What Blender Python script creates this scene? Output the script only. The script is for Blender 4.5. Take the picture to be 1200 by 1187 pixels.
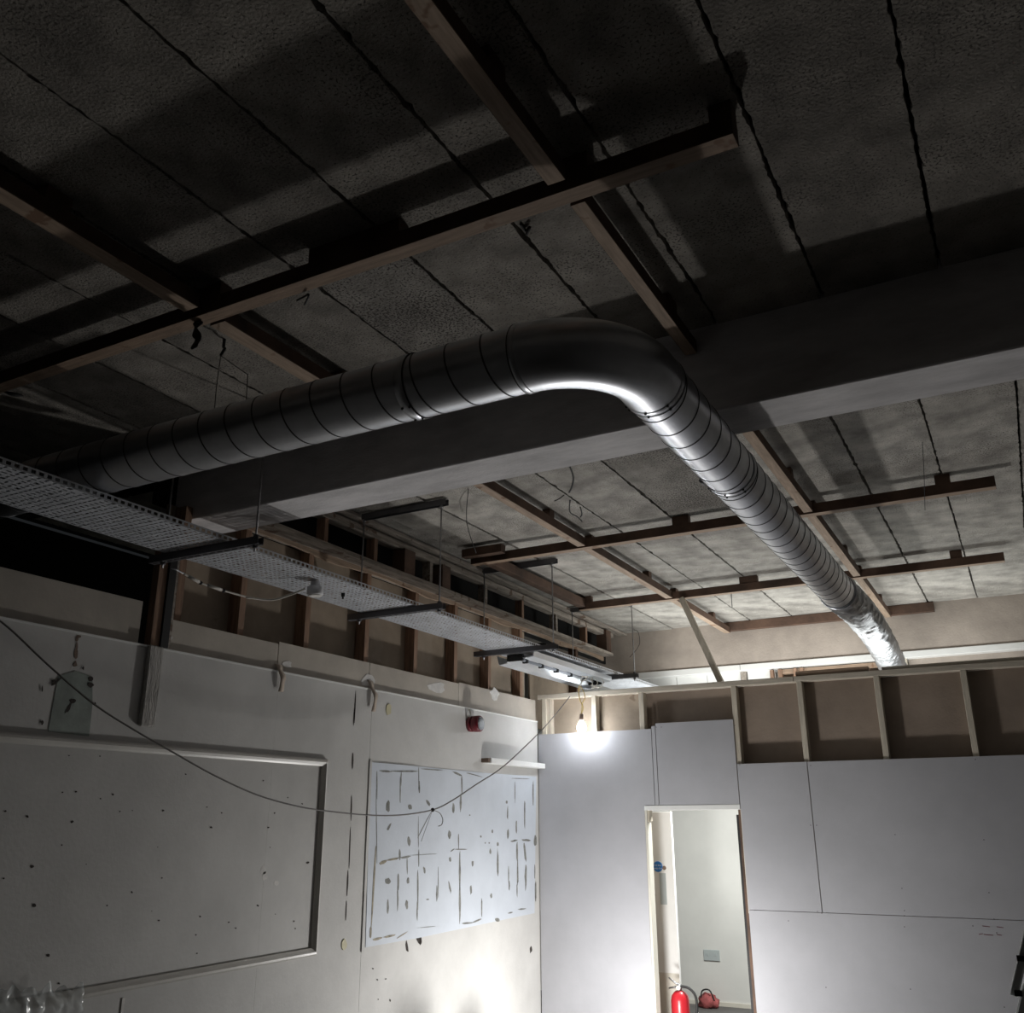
import bpy, bmesh, math, random
from mathutils import Vector, Matrix, noise
random.seed(7)
sc = bpy.context.scene
COL = sc.collection
for o in list(bpy.data.objects): bpy.data.objects.remove(o)

# ------------------------------------------------------------ camera
FPX = 1088.19
YAW, PIT, ROL = -0.49430253, 0.32746176, -0.00418816
FW = Vector((math.sin(YAW)*math.cos(PIT), math.cos(YAW)*math.cos(PIT), math.sin(PIT)))
RT0 = Vector((math.cos(YAW), -math.sin(YAW), 0)); UP0 = RT0.cross(FW)
RT = math.cos(ROL)*RT0 + math.sin(ROL)*UP0
UP = -math.sin(ROL)*RT0 + math.cos(ROL)*UP0
EYE = Vector((4.0458, 0, 1.9))
cd = bpy.data.cameras.new('camera'); cam = bpy.data.objects.new('camera', cd); COL.objects.link(cam)
cd.sensor_fit = 'HORIZONTAL'; cd.sensor_width = 36; cd.lens = FPX*36/1200; cd.clip_start = .02; cd.clip_end = 100
cam.matrix_world = Matrix(((RT.x, UP.x, -FW.x, EYE.x), (RT.y, UP.y, -FW.y, EYE.y), (RT.z, UP.z, -FW.z, EYE.z), (0, 0, 0, 1)))
sc.camera = cam

# ------------------------------------------------------------ world, lights, exposure
w = bpy.data.worlds.new('world'); sc.world = w; w.use_nodes = True
w.node_tree.nodes['Background'].inputs[0].default_value = (.5, .55, .6, 1)
w.node_tree.nodes['Background'].inputs[1].default_value = .02
sc.view_settings.view_transform = 'Standard'; sc.view_settings.look = 'None'
sc.view_settings.exposure = 0.14; sc.view_settings.gamma = 1; sc.view_settings.use_curve_mapping = False

def light(name, kind, loc, energy, color, size=.1, rot=None, **k):
    l = bpy.data.lights.new(name, kind); l.energy = energy; l.color = color
    if kind == 'AREA': l.size = size
    else: l.shadow_soft_size = size
    if 'shape' in k: l.shape = k.pop('shape')
    for a, b in k.items(): setattr(l, a, b)
    o = bpy.data.objects.new(name, l); COL.objects.link(o); o.location = loc
    if rot: o.rotation_euler = rot
    return o
BULB = Vector((.525, 7.84, 2.72))
WORK = Vector((1.3, 6.85, .40))
light('work_light', 'POINT', WORK, 122, (1, .985, .96), .09)
light('pendant_light', 'POINT', BULB, 28, (.90, .95, 1.0), .045)
light('corridor_light', 'AREA', (2.2, 9.4, 2.66), 50, (.97, 1.0, .985), 3.6, (math.pi, 0, 0), shape='RECTANGLE', size_y=.5)
light('corridor_down_light', 'AREA', (1.75, 8.75, 2.62), 100, (.97, 1.0, .975), .6, (.30, 0, 0))

# ------------------------------------------------------------ helpers
def ray(px, py):
    return RT*((px-600)/FPX) - UP*((py-593.5)/FPX) + FW
def hit(px, py, ax, v):
    r = ray(px, py); t = (v-EYE[ax])/r[ax]; return EYE + r*t

MATS = {}
def mat(name, col, rough=.8, var=.12, scale=3, bump=.1, bscale=60, metal=0, col2=None, spots=None, spotscale=40, stretch=None, emit=None, randv=0, spotth=.62):
    m = bpy.data.materials.new(name); m.use_nodes = True; nt = m.node_tree; N = nt.nodes; L = nt.links
    b = N['Principled BSDF']; b.inputs['Roughness'].default_value = rough; b.inputs['Metallic'].default_value = metal
    tc = N.new('ShaderNodeTexCoord'); mp = N.new('ShaderNodeMapping'); L.new(tc.outputs['Object'], mp.inputs[0])
    if stretch: mp.inputs['Scale'].default_value = stretch
    n1 = N.new('ShaderNodeTexNoise'); n1.inputs['Scale'].default_value = scale; n1.inputs['Detail'].default_value = 8; n1.inputs['Roughness'].default_value = .62
    L.new(mp.outputs[0], n1.inputs['Vector'])
    cr = N.new('ShaderNodeValToRGB'); L.new(n1.outputs['Fac'], cr.inputs[0])
    c2 = col2 or tuple(c*(1-var*2.2) for c in col)
    cr.color_ramp.elements[0].position = .33; cr.color_ramp.elements[0].color = (*c2, 1)
    cr.color_ramp.elements[1].position = .66; cr.color_ramp.elements[1].color = (*tuple(min(1, c*(1+var*.5)) for c in col), 1)
    out = cr.outputs[0]
    if randv:
        oi = N.new('ShaderNodeObjectInfo'); mr = N.new('ShaderNodeMapRange'); L.new(oi.outputs['Random'], mr.inputs[0])
        mr.inputs[3].default_value = 1-randv; mr.inputs[4].default_value = 1+randv*.4
        mx = N.new('ShaderNodeMix'); mx.data_type = 'RGBA'; mx.blend_type = 'MULTIPLY'; mx.inputs[0].default_value = 1
        L.new(out, mx.inputs[6]); L.new(mr.outputs[0], mx.inputs[7]); out = mx.outputs[2]
    if spots:
        n2 = N.new('ShaderNodeTexNoise'); n2.inputs['Scale'].default_value = spotscale; n2.inputs['Detail'].default_value = 3
        L.new(tc.outputs['Object'], n2.inputs['Vector'])
        n3 = N.new('ShaderNodeTexNoise'); n3.inputs['Scale'].default_value = 1.6; L.new(tc.outputs['Object'], n3.inputs['Vector'])
        ad = N.new('ShaderNodeMath'); ad.operation = 'MULTIPLY_ADD'; ad.inputs[1].default_value = .35; L.new(n3.outputs['Fac'], ad.inputs[0]); L.new(n2.outputs['Fac'], ad.inputs[2])
        c3 = N.new('ShaderNodeValToRGB'); c3.color_ramp.elements[0].position = spotth+.17; c3.color_ramp.elements[1].position = spotth+.21
        c3.color_ramp.elements[0].color = (0, 0, 0, 1); c3.color_ramp.elements[1].color = (1, 1, 1, 1)
        L.new(ad.outputs[0], c3.inputs[0])
        mx = N.new('ShaderNodeMix'); mx.data_type = 'RGBA'; L.new(c3.outputs[0], mx.inputs[0]); L.new(out, mx.inputs[6]); mx.inputs[7].default_value = (*spots, 1)
        out = mx.outputs[2]
    L.new(out, b.inputs['Base Color'])
    if bump:
        n4 = N.new('ShaderNodeTexNoise'); n4.inputs['Scale'].default_value = bscale; n4.inputs['Detail'].default_value = 5; L.new(mp.outputs[0], n4.inputs['Vector'])
        bp = N.new('ShaderNodeBump'); bp.inputs['Strength'].default_value = bump; bp.inputs['Distance'].default_value = .01
        L.new(n4.outputs['Fac'], bp.inputs['Height']); L.new(bp.outputs[0], b.inputs['Normal'])
    if emit:
        b.inputs['Emission Color'].default_value = (*emit[0], 1); b.inputs['Emission Strength'].default_value = emit[1]
    MATS[name] = m
    return m
M = {}
M['slab_r'] = mat('lit_woodwool_slab', (.47, .445, .405), .95, .22, 4.5, .7, 90, spots=(.17, .155, .135), spotscale=105, randv=.2, spotth=.60)  # rear bay copy lightened: its stronger light put into the slab colour
M['slab'] = mat('woodwool_slab', (.32, .295, .26), .95, .22, 4.5, .7, 90, spots=(.10, .09, .08), spotscale=105, randv=.25, spotth=.585)  # front bay copy, darker to carry the weaker light there
M['slab_b'] = mat('pitted_woodwool_slab', (.32, .30, .27), .95, .2, 5, .9, 70, spots=(.07, .062, .055), spotscale=95, randv=.1, spotth=.535)
M['deck'] = mat('dark_roof_deck', (.03, .027, .025), .95)
M['concrete'] = mat('painted_beam_concrete', (.74, .72, .725), .85, .12, 3.0, .3, 40, stretch=(1, 3, 3))
M['brownface'] = mat('brown_beam_face', (.44, .38, .33), .9, .12, 2.5, .3, 50)
M['wood'] = mat('tan_timber', (.36, .255, .18), .75, .16, 5, .25, 60, stretch=(1, 12, 12), spots=(.22, .13, .08), spotscale=9, spotth=.66)
M['woody'] = mat('tan_timber_lengthwise', (.42, .31, .225), .75, .16, 5, .25, 60, stretch=(12, 1, 12), spots=(.22, .13, .08), spotscale=9, spotth=.66)
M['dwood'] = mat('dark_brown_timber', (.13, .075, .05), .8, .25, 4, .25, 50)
M['stud'] = mat('reddish_stud_timber', (.34, .21, .14), .75, .2, 5, .2, 50, stretch=(12, 12, 1))
M['pale'] = mat('pale_new_timber', (.62, .56, .46), .7, .12, 4, .15, 50, stretch=(10, 10, 1), spots=(.35, .26, .17), spotscale=12, spotth=.72)
M['palex'] = mat('pale_new_timber_plate', (.60, .54, .45), .7, .12, 4, .15, 50, stretch=(1, 10, 10), spots=(.35, .26, .17), spotscale=12, spotth=.72)
M['greywood'] = mat('weathered_grey_timber', (.40, .35, .30), .85, .25, 4, .4, 40, stretch=(10, 1, 10), spots=(.16, .11, .08), spotscale=10, spotth=.64)
M['ply'] = mat('dusty_backing_board', (.36, .29, .22), .85, .16, 1.8, .2, 40, spots=(.2, .15, .11), spotscale=6, spotth=.74)
M['brownpaper'] = mat('brown_board_paper', (.31, .245, .195), .85, .1, 2.5, .15, 60)
M['board'] = mat('grey_plasterboard', (.43, .43, .455), .75, .05, 1.5, .06, 90)
M['boardedge'] = mat('plasterboard_edge', (.60, .58, .54), .8)
M['wallp'] = mat('off_white_wall_paint', (.60, .59, .57), .7, .07, 1.6, .12, 45)
M['band'] = mat('beige_board_band', (.52, .47, .405), .75, .10, 2.2, .15, 45)
M['mould'] = mat('glossy_cream_moulding', (.60, .58, .54), .35, .05, 3, .05)
M['bluewhite'] = mat('bluish_white_panel_paint', (.60, .64, .70), .6, .05, 2.2, .08, 40)
M['glue'] = mat('dark_adhesive', (.25, .25, .23), .7, .25, 20)
M['gluebr'] = mat('brown_adhesive', (.34, .30, .22), .7, .25, 20)
M['hole'] = mat('dark_hole', (.05, .04, .035), .9)
M['white'] = mat('white_filler', (.74, .72, .69), .8, .08, 20)
M['paintw'] = mat('white_gloss_paint', (.80, .80, .78), .4, .03, 3, .03)
M['greenpaint'] = mat('grey_green_paint', (.30, .34, .31), .7, .14, 7)
M['brownpatch'] = mat('brown_bare_patch', (.24, .17, .13), .8)
M['zinc'] = mat('galvanised_steel', (.74, .76, .80), .34, .14, 2.2, .045, 16, metal=1, stretch=(1, 1, 1))
M['seam'] = mat('dark_duct_seam', (.10, .10, .105), .5, .1, metal=.6)  # seams and collar rings darker than the duct metal
M['flex'] = mat('crinkled_foil', (.50, .51, .53), .38, .16, 6, .5, 22, metal=1)
M['tray'] = mat('galvanised_tray', (.60, .62, .66), .5, .10, 6, .06, 60, metal=.25)
M['strut'] = mat('dull_strut_steel', (.16, .16, .17), .55, .15, metal=.6)
M['rod'] = mat('threaded_rod', (.42, .42, .43), .4, .1, 40, .3, 300, metal=1)
M['reflect'] = mat('lamp_reflector', (.66, .70, .76), .28, .04, metal=.6, bump=.02)
M['plastic'] = mat('white_plastic', (.74, .74, .76), .4, .03, bump=0)
M['black'] = mat('black_rubber', (.02, .02, .02), .7)
M['cable'] = mat('grey_cable', (.20, .19, .18), .6)
M['cablew'] = mat('white_cable', (.68, .64, .57), .5)
M['gold'] = mat('yellow_flex', (.62, .44, .14), .5)
M['red'] = mat('red_paint', (.50, .02, .03), .32, .05, bump=0)
M['dred'] = mat('dark_red_plastic', (.13, .008, .016), .35, .05, bump=0)
M['alarmface'] = mat('grey_speaker_face', (.30, .32, .35), .5, .1, 90)
M['blue'] = mat('blue_sign', (.02, .18, .50), .4, .02, bump=0)
M['corr'] = mat('pale_green_white_paint', (.68, .675, .645), .7, .05, 1.2, .04)
M['cream'] = mat('cream_paint', (.66, .63, .55), .6, .06, 2)
M['screed'] = mat('dusty_grey_floor', (.13, .125, .12), .85, .15, 2.5, .2, 30)
M['darkwall'] = mat('dim_grey_wall', (.09, .085, .08), .9, .1, 1.5)
M['void'] = mat('black_void_shade', (.006, .0055, .005), .95)  # near-black colour carries the shade of the unlit voids
M['alu'] = mat('aluminium', (.78, .80, .80), .4, .05, 8, .04, metal=.2)
M['plate'] = mat('satin_grey_plate', (.42, .46, .46), .5, .04, bump=0)
M['label'] = mat('grey_sticker', (.10, .10, .11), .6)
M['bulb'] = mat('lit_bulb', (1, 1, 1), .5, bump=0, emit=((.92, .96, 1.0), 60))
g = bpy.data.materials.new('clear_film'); g.use_nodes = True
gb = g.node_tree.nodes['Principled BSDF']; gb.inputs['Base Color'].default_value = (.8, .86, .87, 1); gb.inputs['Roughness'].default_value = .18; gb.inputs['Alpha'].default_value = .38
M['film'] = g

def obj(name, bm, m, parent=None, smooth=False, bevel=0):
    me = bpy.data.meshes.new(name); bm.to_mesh(me); bm.free()
    for x in (m if isinstance(m, (list, tuple)) else [m]): me.materials.append(x)
    if smooth:
        for p in me.polygons: p.use_smooth = True
    o = bpy.data.objects.new(name, me); COL.objects.link(o)
    if parent:
        o.parent = parent; o.matrix_parent_inverse = parent.matrix_world.inverted()
    if bevel:
        b = o.modifiers.new('bevel', 'BEVEL'); b.width = bevel; b.segments = 1; b.limit_method = 'ANGLE'
    return o
def tag(o, label=None, cat=None, group=None, kind=None):
    if label: o['label'] = label
    if cat: o['category'] = cat
    if group: o['group'] = group
    if kind: o['kind'] = kind
    return o
def empty(name, loc, label=None, cat=None, group=None, kind=None, parent=None):
    o = bpy.data.objects.new(name, None); COL.objects.link(o); o.location = loc; o.matrix_world = Matrix.Translation(loc)
    if parent: o.parent = parent
    return tag(o, label, cat, group, kind)
def link_copy(o, loc, parent=None):
    c = o.copy(); COL.objects.link(c); c.location = loc
    if parent: c.parent = parent
    return c
def bx(bm, x0, x1, y0, y1, z0, z1, mi=0):
    v = [bm.verts.new(p) for p in ((x0, y0, z0), (x1, y0, z0), (x1, y1, z0), (x0, y1, z0), (x0, y0, z1), (x1, y0, z1), (x1, y1, z1), (x0, y1, z1))]
    for f in ((3, 2, 1, 0), (4, 5, 6, 7), (0, 1, 5, 4), (1, 2, 6, 5), (2, 3, 7, 6), (3, 0, 4, 7)):
        bm.faces.new([v[i] for i in f]).material_index = mi
def box(name, x0, x1, y0, y1, z0, z1, m, parent=None, bevel=0):
    bm = bmesh.new(); bx(bm, min(x0, x1), max(x0, x1), min(y0, y1), max(y0, y1), min(z0, z1), max(z0, z1)); return obj(name, bm, m, parent, bevel=bevel)
def tubebm(bm, pts, rad, n=8, mi=0, cap=True):
    pts = [Vector(p) for p in pts]; rs = rad if isinstance(rad, (list, tuple)) else [rad]*len(pts)
    t0 = (pts[1]-pts[0]).normalized(); a = t0.orthogonal().normalized(); rings = []
    for i, p in enumerate(pts):
        t = (pts[min(i+1, len(pts)-1)]-pts[max(i-1, 0)]).normalized()
        a = (a - t*a.dot(t)).normalized(); b = t.cross(a)
        rings.append([bm.verts.new(p+(a*math.cos(2*math.pi*k/n)+b*math.sin(2*math.pi*k/n))*rs[i]) for k in range(n)])
    for r0, r1 in zip(rings, rings[1:]):
        for k in range(n):
            bm.faces.new((r0[k], r0[(k+1) % n], r1[(k+1) % n], r1[k])).material_index = mi
    if cap:
        bm.faces.new(rings[0][::-1]).material_index = mi; bm.faces.new(rings[-1]).material_index = mi
def tube(name, pts, rad, m, parent=None, n=8, smooth=True):
    bm = bmesh.new(); tubebm(bm, pts, rad, n); return obj(name, bm, m, parent, smooth)
def spline(pts, k=6):
    P = [Vector(p) for p in pts]; out = []
    for i in range(len(P)-1):
        p0 = P[max(i-1, 0)]; p1 = P[i]; p2 = P[i+1]; p3 = P[min(i+2, len(P)-1)]
        for j in range(k):
            t = j/k
            out.append(.5*((2*p1)+(p2-p0)*t+(2*p0-5*p1+4*p2-p3)*t*t+(3*p1-p0-3*p2+p3)*t**3))
    out.append(P[-1]); return out
def wire(name, pts, r, m, parent=None, k=6, n=6):
    return tube(name, spline(pts, k), r, m, parent, n)
def wall_poly(name, pts_px, x, m, parent, th=.002):
    """thin prism on the left wall plane, outline in wall coordinates read off the photo"""
    q = [hit(px, py, 0, 0.0) for px, py in pts_px]
    bm = bmesh.new()
    a = [bm.verts.new((x, p.y, p.z)) for p in q]; b = [bm.verts.new((x+th, p.y, p.z)) for p in q]
    bm.faces.new(b); n = len(q)
    for i in range(n): bm.faces.new((a[i], a[(i+1) % n], b[(i+1) % n], b[i]))
    bmesh.ops.recalc_face_normals(bm, faces=bm.faces)
    return obj(name, bm, m, parent)

# ------------------------------------------------------------ shell
ZC = 4.0; YP = 8.0; XR = 4.75
st = dict(kind='structure')
tag(box('floor', -2.3, XR+.1, -3.1, 11.1, -.1, 0, M['screed']), **st)
tag(box('wall_right', XR, XR+.12, -3, 11.1, 0, ZC, M['darkwall']), **st)
tag(box('wall_rear', -2.2, XR, -3.12, -3, 0, ZC, M['darkwall']), **st)
tag(box('wall_beyond', -2.3, -2.2, -3, 11.1, 0, ZC, M['void']), **st)
wcor = tag(box('wall_corridor', -2.2, XR, 11.0, 11.1, 0, ZC, M['corr']), **st)
tag(box('baseboard_corridor', .2, XR, 10.985, 11.0, 0, .04, M['cream']), **st)

# ceiling: deck with woodwool slabs, jagged joints, as its pieces
ceil = tag(box('ceiling', -2.3, XR+.1, -3.1, 11.1, ZC+.055, ZC+.15, M['deck']), **st)
def slab_mesh(seed, w, y0, y1, m):
    rnd = random.Random(seed); bm = bmesh.new(); n = int((y1-y0)/.022)
    L = []; R_ = []
    for i in range(n+1):
        y = y0+(y1-y0)*i/n
        jl = .005*noise.noise(Vector((seed*3.1, y*1.7, 0)))+.007*noise.noise(Vector((seed*7.7, y*23, 4)))+rnd.random()**3*.009
        jr = .004*noise.noise(Vector((seed*5.3, y*2.3, 9)))+.006*noise.noise(Vector((seed*2.9, y*25, 7)))+rnd.random()**3*.007
        xl = -w/2+.0055+max(-.003, jl); xr = w/2-.0055-max(-.003, jr)
        L.append((bm.verts.new((xl, y, 0)), bm.verts.new((xl-.002, y, .05)))); R_.append((bm.verts.new((xr, y, 0)), bm.verts.new((xr+.002, y, .05))))
    for i in range(n):
        bm.faces.new((L[i][0], L[i+1][0], R_[i+1][0], R_[i][0]))
        bm.faces.new((L[i][1], L[i+1][1], L[i+1][0], L[i][0])); bm.faces.new((R_[i][0], R_[i+1][0], R_[i+1][1], R_[i][1]))
    bmesh.ops.recalc_face_normals(bm, faces=bm.faces)
    me = bpy.data.meshes.new('ceiling_slab'); bm.to_mesh(me); bm.free(); me.materials.append(m); return me
def lay(x0, pitch, k0, k1, y0, y1, sd, pitted=(), m='slab'):
    for k in range(k0, k1):
        me = slab_mesh(sd+k, pitch, y0, y1, M['slab_b'] if k in pitted else M[m])
        o = bpy.data.objects.new('ceiling_slab', me); COL.objects.link(o)
        o.location = (x0+(k+.5)*pitch, 0, ZC + random.uniform(-.004, .004)); o.parent = ceil; o.matrix_parent_inverse = ceil.matrix_world.inverted()
lay(4.03, .4545, -13, -5, -3, 3.68, 10); lay(4.03, .4545, -4, 2, -3, 3.68, 10)
lay(4.03, .4545, -5, -4, -3, 2.3695, 10); lay(4.03, .4545, -5, -4, 2.370, 3.68, 30, pitted=(-5,))
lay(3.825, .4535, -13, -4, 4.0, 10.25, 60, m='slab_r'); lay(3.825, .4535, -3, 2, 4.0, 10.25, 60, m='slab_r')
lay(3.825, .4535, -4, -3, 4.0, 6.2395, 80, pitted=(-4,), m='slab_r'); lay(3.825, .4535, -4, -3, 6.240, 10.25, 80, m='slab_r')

# ------------------------------------------------------------ concrete beams
BY0, BY1, BZ = 3.655, 3.965, 3.585
beam = empty('concrete_beam', (0, 3.81, BZ), 'deep painted concrete beam crossing the whole ceiling behind the duct elbow', 'beam')
bm = bmesh.new(); bx(bm, -.33, XR, BY0, BY1, BZ, ZC+.05); obj('beam_casing', bm, M['concrete'], beam, bevel=.006)
far = empty('edge_beam', (0, 10.2, 3.53), 'brown faced concrete beam at the far end above the stud partition', 'beam')
box('beam_face', -.98, XR, 10.2, 10.5, 3.53, ZC+.05, M['brownface'], far)
for i, (a, b_) in enumerate(((-.98, 1.39), (1.394, 3.02), (3.024, XR))):
    box('white_flange', a, b_, 10.18, 10.5, 3.46, 3.527, M['paintw'], far, bevel=.004)
# infill under the far beam
inf = tag(empty('trim_1', (0, 10.3, 3.0)), kind='structure')
for a, b_ in ((-.98, -.35), (-.345, .02), (.03, .30), (.305, .62), (.628, .98), (.985, 1.36), (1.44, 1.74)):
    box('infill_panel', a, b_, 10.30, 10.33, 2.9, 3.46, M['paintw'], inf)
box('infill_post', 1.37, 1.43, 10.27, 10.33, 2.9, 3.46, M['greywood'], inf)
box('backing_panel', 1.75, 3.02, 10.36, 10.38, 2.9, 3.46, M['brownface'], inf)
for z in (3.30, 3.40): box('timber_rail', 1.78, 3.0, 10.26, 10.31, z, z+.05, M['wood'], inf)
for x in (1.70, 1.79, 1.95, 2.02): box('timber_rail_end', x, x+.035, 10.23, 10.33, 3.33, 3.45, M['stud'], inf)
box('infill_post', 3.02, 3.09, 10.24, 10.33, 2.9, 3.46, M['pale'], inf)
box('infill_panel', 3.1, XR, 10.30, 10.33, 2.9, 3.46, M['brownface'], inf)

# ------------------------------------------------------------ ceiling battens (each a thing)
TB0, TB1 = 3.865, 3.935
def batten(axis, a0, a1, c0, c1, label, z0=TB0, z1=TB1, blocks=(), m=None, group='timber battens fixed under the ceiling'):
    mid = ((a0+a1)/2, (c0+c1)/2) if axis == 0 else ((c0+c1)/2, (a0+a1)/2)
    t = empty('ceiling_batten', (mid[0], mid[1], z0), label, 'batten', group)
    bm = bmesh.new()
    if axis == 0: bx(bm, a0, a1, c0, c1, z0, z1)
    else: bx(bm, c0, c1, a0, a1, z0, z1)
    for f in bm.faces: f.material_index = 0 if f.calc_center_median().z < z0+1e-4 else 1  # shade put into the colour: bottom face tan, the others dark
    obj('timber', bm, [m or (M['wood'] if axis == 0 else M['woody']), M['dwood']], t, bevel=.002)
    for p, l in blocks:
        if axis == 0: box('packer_block', p, p+l, c0+.004, c1-.004, z1, ZC-.003, M['dwood'], t)
        else: box('packer_block', c0+.004, c1-.004, p, p+l, z1, ZC-.003, M['dwood'], t)
    return t
# front bay
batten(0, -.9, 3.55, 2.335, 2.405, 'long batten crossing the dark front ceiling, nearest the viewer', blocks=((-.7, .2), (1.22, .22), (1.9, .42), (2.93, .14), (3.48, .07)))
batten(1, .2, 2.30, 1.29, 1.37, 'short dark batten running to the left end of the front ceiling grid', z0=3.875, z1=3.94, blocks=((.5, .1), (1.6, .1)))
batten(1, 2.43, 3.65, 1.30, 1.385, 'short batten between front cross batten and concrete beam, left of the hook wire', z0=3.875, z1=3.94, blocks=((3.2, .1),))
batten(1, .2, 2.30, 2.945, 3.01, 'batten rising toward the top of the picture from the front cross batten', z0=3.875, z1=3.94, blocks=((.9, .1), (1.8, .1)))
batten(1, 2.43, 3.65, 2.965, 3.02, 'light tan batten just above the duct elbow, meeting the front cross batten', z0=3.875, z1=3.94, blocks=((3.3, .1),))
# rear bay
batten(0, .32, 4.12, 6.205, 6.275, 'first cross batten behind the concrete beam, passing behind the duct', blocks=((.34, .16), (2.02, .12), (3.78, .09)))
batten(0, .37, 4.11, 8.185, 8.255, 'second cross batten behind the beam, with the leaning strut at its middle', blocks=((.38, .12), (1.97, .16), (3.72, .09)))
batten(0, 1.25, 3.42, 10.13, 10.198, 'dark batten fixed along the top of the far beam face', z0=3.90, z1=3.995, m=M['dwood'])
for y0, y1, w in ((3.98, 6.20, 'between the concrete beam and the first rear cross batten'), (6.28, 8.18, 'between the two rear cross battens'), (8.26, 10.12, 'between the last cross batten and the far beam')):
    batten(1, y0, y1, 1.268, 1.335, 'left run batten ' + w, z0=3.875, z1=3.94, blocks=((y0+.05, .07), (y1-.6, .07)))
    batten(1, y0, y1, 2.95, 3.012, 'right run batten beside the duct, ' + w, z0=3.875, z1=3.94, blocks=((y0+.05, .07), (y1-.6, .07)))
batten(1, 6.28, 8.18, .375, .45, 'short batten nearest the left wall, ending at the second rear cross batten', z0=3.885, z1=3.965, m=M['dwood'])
t = empty('ceiling_batten', (.5, 6.1, 3.9), 'short dark broken block at the left end of the first rear cross batten', 'batten')
bm = bmesh.new(); bx(bm, .30, .66, 6.10, 6.17, 3.90, 3.965); obj('timber', bm, M['dwood'], t)

# leaning strut
a = Vector((1.42, 8.19, 3.865)); b_ = Vector((1.76, 8.09, 3.052)); d = (b_-a).normalized(); u = Vector((0, 1, 0)).cross(d).normalized()*.024; v = Vector((0, 1, 0))*.03
bm = bmesh.new(); vs = [bm.verts.new(p+s*u+q*v) for p in (a, b_) for s, q in ((-1, -1), (1, -1), (1, 1), (-1, 1))]
for f in ((0, 1, 2, 3), (7, 6, 5, 4), (0, 4, 5, 1), (1, 5, 6, 2), (2, 6, 7, 3), (3, 7, 4, 0)): bm.faces.new([vs[i] for i in f])
bmesh.ops.recalc_face_normals(bm, faces=bm.faces)
tag(obj('timber_strut', bm, M['pale'], bevel=.003), 'pale timber strut slanting from the ceiling batten down to the partition top', 'strut')

# ------------------------------------------------------------ left wall
wl = tag(empty('wall_left', (0, 2.5, 0)), kind='structure')
ys = [-3, .6, 4.435, 5.405, 7.995]
for y0, y1 in zip(ys, ys[1:]):
    box('wall_board', -.02, 0, y0+.0004, y1-(.0025 if y1 == 5.405 else .0004), 0, 2.797, M['wallp'], wl)
box('ledge_bead', 0.0002, .005, -3, 7.995, 2.789, 2.7995, M['paintw'], wl)
box('wall_core', -.12, -.0205, -3, 8, 0, 2.78, M['wallp'], wl)
for y0, y1, z1 in ((-3, -.6, 3.03), (-.6, 1.4, 3.03), (1.4, 3.36, 3.03), (3.52, 4.43, 2.97), (4.437, 5.38, 2.985), (5.387, 6.6, 2.985), (6.604, 7.995, 2.995)):
    box('band_board', -.04, -.02, y0, y1, 2.76, z1, M['band'], wl)
SY = [3.60, 4.09, 4.69, 5.34, 5.97, 6.56, 7.13, 7.73]
for y in SY: box('wall_stud', -.13, -.042, y-.0, y+.048, 2.76, 3.648, M['stud'], wl)
yy = [3.55]+[y+.024 for y in SY[1:]]+[7.99]
for y0, y1 in zip(yy, yy[1:]): box('backing_board', -.15, -.132, y0, y1, 2.76, 3.66, M['ply'], wl)
bm = bmesh.new(); n = 40       # warped nailing strip along stud tops
for i in range(n+1):
    y = 3.98+(9.75-3.98)*i/n; s = .03*abs(math.sin(y*2.55))
    for p in ((-.055, y, 3.615+s), (-.036, y, 3.615+s), (-.036, y, 3.668), (-.055, y, 3.668)): bm.verts.new(p)
bm.verts.ensure_lookup_table()
for i in range(n):
    for k in range(4): bm.faces.new((bm.verts[i*4+k], bm.verts[i*4+(k+1) % 4], bm.verts[i*4+4+(k+1) % 4], bm.verts[i*4+4+k]))
bmesh.ops.recalc_face_normals(bm, faces=bm.faces); obj('nailing_strip', bm, M['woody'], wl)
# bulkhead ladder above the studs
bh = empty('timber_bulkhead', (.02, 6.8, 3.66), 'long open timber bulkhead with short posts along the ceiling above the left wall studs', 'bulkhead')
box('lower_rail', -.14, .085, 3.97, 9.75, 3.668, 3.70, M['greywood'], bh, bevel=.004)
box('upper_rail', -.06, .03, 3.97, 9.9, 3.90, 3.955, M['greywood'], bh, bevel=.004)
box('ceiling_rail', -.02, .085, 3.97, 10.19, 3.972, 3.996, M['greywood'], bh, bevel=.003)
for y in (4.76, 5.33, 6.08, 6.97, 7.67, 8.41, 9.15): box('short_post', -.06, .015, y, y+.04, 3.70, 3.90, M['stud'] if int(y*10) % 3 else M['greywood'], bh)
box('short_post', -.06, .06, 5.66, 5.80, 3.70, 3.90, M['dwood'], bh); box('short_post', -.06, .06, 6.2, 6.32, 3.70, 3.90, M['dwood'], bh); box('short_post', -.06, .06, 9.62, 9.75, 3.70, 3.95, M['dwood'], bh)
box('void_shade_sheet', -.22, -.20, 3.5, 10.2, 3.66, 4.0, M['void'], bh)  # black sheet added for the darkness in the open gap
# wall continuing past the partition
box('backing_board', -.15, -.13, 8.1, 9.3, 2.76, 3.5, M['ply'], wl)
box('wall_stud', -.13, -.04, 9.0, 9.05, 2.76, 3.66, M['dwood'], wl)
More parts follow.
